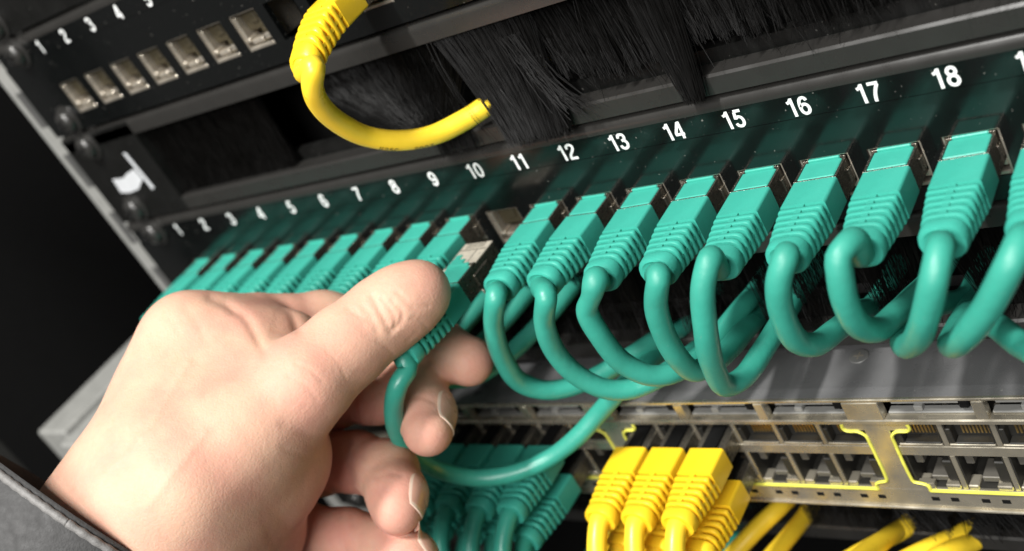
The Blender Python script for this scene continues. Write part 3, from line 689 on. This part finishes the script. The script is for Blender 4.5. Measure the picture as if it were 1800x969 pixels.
# creases: (polyline on the skin, depth range, depth mm, width px)
CREASE = [
 ([(520,640),(545,652),(566,672)], (300,345), .14, 3.5), ([(508,662),(534,676),(556,700)], (300,345), .14, 3.5), ([(575,618),(596,640),(606,662)], (300,345), .12, 3.5),
 ([(716,600),(733,585)], (300,345), .15, 3), ([(664,600),(682,612),(694,628)], (300,345), .15, 3.5), ([(724,560),(742,566),(752,578)], (300,345), .16, 3.5),
 ([(330,545),(348,570),(360,600)], (310,365), .2, 6), ([(300,560),(318,590)], (310,365), .15, 5), ([(716,702),(740,698),(764,706)], (330,372), .3, 4), ([(664,838),(684,832),(706,836)], (330,372), .3, 4),
 ([(500,790),(530,800),(562,806)], (300,355), .18, 5), ([(90,830),(130,880),(180,940)], (300,360), .25, 7),
 ([(371,522),(426,555),(462,612)], (310,365), .8, 7), ([(475,518),(510,545),(524,578)], (310,372), .75, 7), ([(398,528),(410,548)], (310,362), .35, 6),
 ([(405,600),(432,612),(462,626)], (310,360), .3, 12),
 ([(656,522),(668,548),(684,578)], (300,345), .42, 4.5), ([(690,530),(707,548),(704,566),(688,584)], (300,345), .38, 4), ([(672,526),(692,552),(694,575)], (300,345), .30, 3.5),
 ([(612,541),(630,556),(650,563)], (300,345), .22, 4), ([(640,540),(655,560),(664,585)], (300,345), .2, 4), ([(700,515),(722,536),(752,540)], (300,345), .25, 4),
 ([(500,748),(535,760),(570,767)], (300,350), .28, 7), 
 ([(628,668),(622,705),(628,752)], (350,400), .8, 5), ([(656,664),(652,705),(656,756)], (350,400), .45, 5),
 ([(616,765),(612,800),(618,845)], (350,400), .7, 6), ([(640,758),(634,800)], (350,400), .3, 6),
 ([(604,890),(600,930),(606,969)], (345,400), .6, 6), ([(470,905),(468,969)], (345,400), .6, 6), ([(622,880),(618,920)], (345,400), .3, 6),
 ([(735,668),(770,672),(782,690)], (330,372), .25, 5), ([(300,700),(360,760),(380,830)], (300,350), .35, 22),
]
disp = np.zeros(len(HV))
for poly, (d0, d1), dep, wd in CREASE:
    m = (HV[:,2] > d0) & (HV[:,2] < d1); dd = seg_dist(HP[m], poly)
    wd *= 1.25; disp[m] -= .62*dep*np.exp(-(dd/wd)**2)*face[m]; disp[m] += .10*dep*np.exp(-((dd-2.2*wd)/(1.2*wd))**2)*face[m]
# knuckle swellings, tendons, soft unevenness
def bump_(p, w, a):
    global disp
    dd = np.linalg.norm(HV-cs(*p), axis=1); disp = disp + a*np.exp(-(dd/w)**2)
bump_((560,668,318), 9, .4); bump_((345,860,305), 12, .5); bump_((690,548,328), 6, .4)
q_ = HV*.09
disp += .16*(np.sin(q_[:,0]*1.7+q_[:,1]*.9)+np.sin(q_[:,1]*2.1-q_[:,2]*1.3+1)+np.sin(q_[:,2]*1.9+q_[:,0]*1.1+2))/1.5
for poly, a, w in [([(170,850),(250,770),(300,690),(330,640)], .28, 9), ([(260,890),(330,800),(360,760)], .22, 9), ([(250,770),(290,750),(350,700)], .18, 8)]:
    disp += a*np.exp(-(seg_dist(HP, poly)/w)**2)*face*(HV[:,2] < 352)
HV = HV + HN*disp[:,None]
HWV = CAM + HV @ RC
red = np.zeros(len(HV))
for p, w, a in [((840,640,366),11,.75),((752,770,350),10,.8),((700,895,347),11,.9),((730,990,349),11,.9),((560,690,330),13,.75),((600,660,332),9,.4),((690,550,336),8,.5),
                ((575,765,338),9,.7),((600,720,362),16,1.0),((600,800,372),22,.85),((540,930,372),26,.8),((470,560,352),12,.5),((520,560,364),8,.5),((550,840,345),14,.6),((640,700,372),12,.5),((450,618,345),8,.5),((460,900,345),24,.35),((770,500,334),7,.3)]:
    red = np.maximum(red, a*np.exp(-(np.linalg.norm(HV-cs(*p), axis=1)/w)**2))
def skin_material():
    m = bpy.data.materials.new('skin'); m.use_nodes = True; nt = m.node_tree; N = nt.nodes; L = nt.links; B = N['Principled BSDF']
    at_ = N.new('ShaderNodeAttribute'); at_.attribute_name = 'redness'; tc = N.new('ShaderNodeTexCoord')
    n1 = N.new('ShaderNodeTexNoise'); n1.inputs['Scale'].default_value = 75; n1.inputs['Detail'].default_value = 6
    n2 = N.new('ShaderNodeTexNoise'); n2.inputs['Scale'].default_value = 420; n2.inputs['Detail'].default_value = 4
    n3 = N.new('ShaderNodeTexVoronoi'); n3.inputs['Scale'].default_value = 1500
    for q in (n1, n2, n3): L.new(tc.outputs['Object'], q.inputs['Vector'])
    mx = N.new('ShaderNodeMix'); mx.data_type = 'RGBA'; mx.inputs[6].default_value = (.62, .385, .275, 1); mx.inputs[7].default_value = (.57, .27, .21, 1)
    ad = N.new('ShaderNodeMath'); ad.operation = 'MULTIPLY_ADD'; ad.inputs[1].default_value = .9; L.new(at_.outputs['Fac'], ad.inputs[0])
    mr = N.new('ShaderNodeMapRange'); mr.inputs[1].default_value = .38; mr.inputs[2].default_value = .68; mr.inputs[3].default_value = 0; mr.inputs[4].default_value = .52
    L.new(n1.outputs['Fac'], mr.inputs[0]); L.new(mr.outputs[0], ad.inputs[2]); ad.use_clamp = True
    L.new(ad.outputs[0], mx.inputs[0])
    m2 = N.new('ShaderNodeMix'); m2.data_type = 'RGBA'; m2.blend_type = 'MULTIPLY'; m2.inputs[0].default_value = .10
    cr = N.new('ShaderNodeMapRange'); cr.inputs[1].default_value = .35; cr.inputs[2].default_value = .65; cr.inputs[3].default_value = .62; cr.inputs[4].default_value = 1.0
    L.new(n2.outputs['Fac'], cr.inputs[0]); L.new(mx.outputs[2], m2.inputs[6]); L.new(cr.outputs[0], m2.inputs[7]); L.new(m2.outputs[2], B.inputs['Base Color'])
    B.inputs['Roughness'].default_value = .58; B.inputs['Specular IOR Level'].default_value = .25
    B.inputs['Subsurface Weight'].default_value = .30; B.inputs['Subsurface Radius'].default_value = (1, .35, .2); B.inputs['Subsurface Scale'].default_value = .0028
    b1 = N.new('ShaderNodeBump'); b1.inputs['Strength'].default_value = .18; b1.inputs['Distance'].default_value = .00022; L.new(n3.outputs['Distance'], b1.inputs['Height'])
    b2 = N.new('ShaderNodeBump'); b2.inputs['Strength'].default_value = .12; b2.inputs['Distance'].default_value = .0007; L.new(n2.outputs['Fac'], b2.inputs['Height']); L.new(b1.outputs[0], b2.inputs['Normal'])
    n4 = N.new('ShaderNodeTexVoronoi'); n4.feature = 'DISTANCE_TO_EDGE'; n4.inputs['Scale'].default_value = 620; L.new(tc.outputs['Object'], n4.inputs['Vector'])
    m4 = N.new('ShaderNodeMapRange'); m4.inputs[1].default_value = 0; m4.inputs[2].default_value = .22; L.new(n4.outputs['Distance'], m4.inputs[0])
    b3 = N.new('ShaderNodeBump'); b3.inputs['Strength'].default_value = .12; b3.inputs['Distance'].default_value = .00018; L.new(m4.outputs[0], b3.inputs['Height']); L.new(b2.outputs[0], b3.inputs['Normal'])
    L.new(b3.outputs[0], B.inputs['Normal']); return m
SKIN = skin_material()
person = thing('person', 'bare hand in dark grey sleeve reaching from lower left and pinching a turquoise plug', 'person', (0,0,0))
me = bpy.data.meshes.new('hand'); me.vertices.add(len(HWV)); me.vertices.foreach_set('co', (HWV*MM).astype(np.float32).ravel())
me.loops.add(HQ.size); me.loops.foreach_set('vertex_index', np.ascontiguousarray(HQ).astype(np.int32).ravel())
me.polygons.add(len(HQ)); me.polygons.foreach_set('loop_start', np.arange(0, HQ.size, 4, dtype=np.int32))
me.update(calc_edges=True); me.shade_smooth()
ra = me.attributes.new('redness', 'FLOAT', 'POINT'); ra.data.foreach_set('value', red.astype(np.float32))
me.materials.append(SKIN); hand = link('hand', me, person)
# nails: curved plates lying on the back of each last joint
NAIL = mat('fingernail', (.60, .34, .26), .3, spec=.55, var=.06, sss=.2)
RIM = mat('nail_edge', (.72, .56, .45), .35, spec=.45, var=.05)
def nail(c, tipdir, back, w, l, r):
    """plate that follows the skin of the last joint: c on the finger axis, tipdir along the finger, back = outward; camera axes, mm"""
    t = np.array(tipdir, float); t /= np.linalg.norm(t); bk = np.array(back, float); bk -= t*(bk@t); bk /= np.linalg.norm(bk); sd = np.cross(t, bk)
    sel = np.linalg.norm(HV-c, axis=1) < 19; SV, SN = HV[sel], HN[sel]
    nu, nv = 17, 15; P = np.zeros((nv, nu, 3)); NN = np.zeros_like(P); off = np.zeros((nv, nu))
    for i in range(nv):
        s = -1+2*i/(nv-1); ww = w*(1 - .16*max(0, s)**3 - .30*max(0, -s)**3)
        for j in range(nu):
            a = -1+2*j/(nu-1); ang = a*ww/r; end = l*s + (.8*(1-a*a)*s if abs(s) > .5 else 0)
            d = bk*math.cos(ang) + sd*math.sin(ang); o = c + t*end
            q = SV-o; al = q@d; perp = np.linalg.norm(q-al[:,None]*d, axis=1); perp[al < 0] = 1e9
            kx = np.argsort(perp)[:6]; wt = 1/(perp[kx]+.1); wt /= wt.sum()
            P[i,j] = o + d*(wt@al[kx]); NN[i,j] = d
            off[i,j] = .34 - .5*max(0, -s)**6 - .16*abs(a)**8
    for _ in range(4):                                   # even out the plate
        Q = P.copy(); Q[1:-1,1:-1] = (P[:-2,1:-1]+P[2:,1:-1]+P[1:-1,:-2]+P[1:-1,2:])/4; P = .4*P+.6*Q
    top = (P + NN*off[...,None]).reshape(-1,3); bot = (P + NN*(off-.75)[...,None]).reshape(-1,3)
    W_ = [CAM + q @ RC for q in list(top)+list(bot)]; n = nu*nv; F = []; M_ = []
    for i in range(nv-1):
        for j in range(nu-1):
            a0 = i*nu+j; F.append((a0, a0+1, a0+nu+1, a0+nu)); M_.append(1 if i >= nv-2 or j in (0, nu-2) else 0)
            F.append((n+a0, n+a0+nu, n+a0+nu+1, n+a0+1)); M_.append(0)
    for i in range(nv-1):
        for j0 in (0, nu-1): a0 = i*nu+j0; F.append((a0, a0+nu, n+a0+nu, n+a0)); M_.append(1)
    for j in range(nu-1):
        for i0 in (0, nv-1): a0 = i0*nu+j; F.append((a0, a0+1, n+a0+1, n+a0)); M_.append(1)
    m = MB(); m.v = [tuple(q) for q in W_]; m.f = F; m.m = M_
    m.build('fingernail', [NAIL, RIM], hand, smooth=50)
def vdir(a, b): return cs(*b)-cs(*a)
J = HJ['middle']; nail(cs(750,742,354), vdir(J[5][0], J[6][0]), (1.0, -.25, -.30), 6.6, 5.4, 8.6)
J = HJ['ring'];   nail(cs(699,884,349.5), vdir(J[5][0], J[6][0]), (1.0, -.2, -.30), 6.3, 5.2, 8.3)
J = HJ['pinky'];  nail(cs(728,992,350), vdir(J[4][0], J[6][0]), (1.0, -.5, -.25), 5.6, 4.7, 7.4)
J = HJ['index'];  nail(cs(815,632,366.5), vdir(J[4][0], J[5][0]), (.15, .6, 1.0), 6.0, 5.6, 8.4)
# sleeve
def sleeve():
    a = cs(-10,1184,330); b_ = cs(172,922,336); ax_ = b_-a; ax_ /= np.linalg.norm(ax_)
    u_ = np.array([0,0,-1.0]); u_ -= ax_*(u_@ax_); u_ /= np.linalg.norm(u_); w_ = np.cross(ax_, u_)
    m = MB(); rings = []; n = 48
    for k, (s, r1, r2) in enumerate([(-90,40,43),(-60,40,43),(-40,39,42),(-22,38.4,41.6),(-10,37.8,41),(-4,37.6,40.6),(0,37.2,40.2),(0.6,36.4,39.4),(-1.5,35.6,38.6),(-30,35.5,38.5)]):
        ring = []
        for t in np.linspace(0, 2*math.pi, n, endpoint=False):
            wob = .5*math.sin(3*t+k*.25) + .35*math.sin(5*t+1)
            bow = 7.0*math.cos(t)                       # the cuff edge leans
            ring.append(CAM + (b_ + ax_*(s + bow) + u_*((r1+wob)*math.cos(t)) + w_*((r2+wob)*math.sin(t))) @ RC)
        rings.append(ring)
    o = m.loft(rings, cap0=False, cap1=False).build('sleeve', SLEEVE, person, smooth=70)
    for s0, rad, mt, nm in ((-1.6,1.15,HEM,'piping'),):
        path = []
        for t in np.linspace(0, 2*math.pi, 97):
            wob = .5*math.sin(3*t+1.5) + .35*math.sin(5*t+1)
            path.append(CAM + (b_ + ax_*(s0+7.0*math.cos(t)) + u_*((37.6+wob)*math.cos(t)) + w_*((40.9+wob)*math.sin(t))) @ RC)
        MB().tube(spline(path, .5), rad*(1+.08*np.sin(np.arange(len(spline(path, .5)))*.9)), 8).build(nm, mt, o, smooth=180)
sleeve()
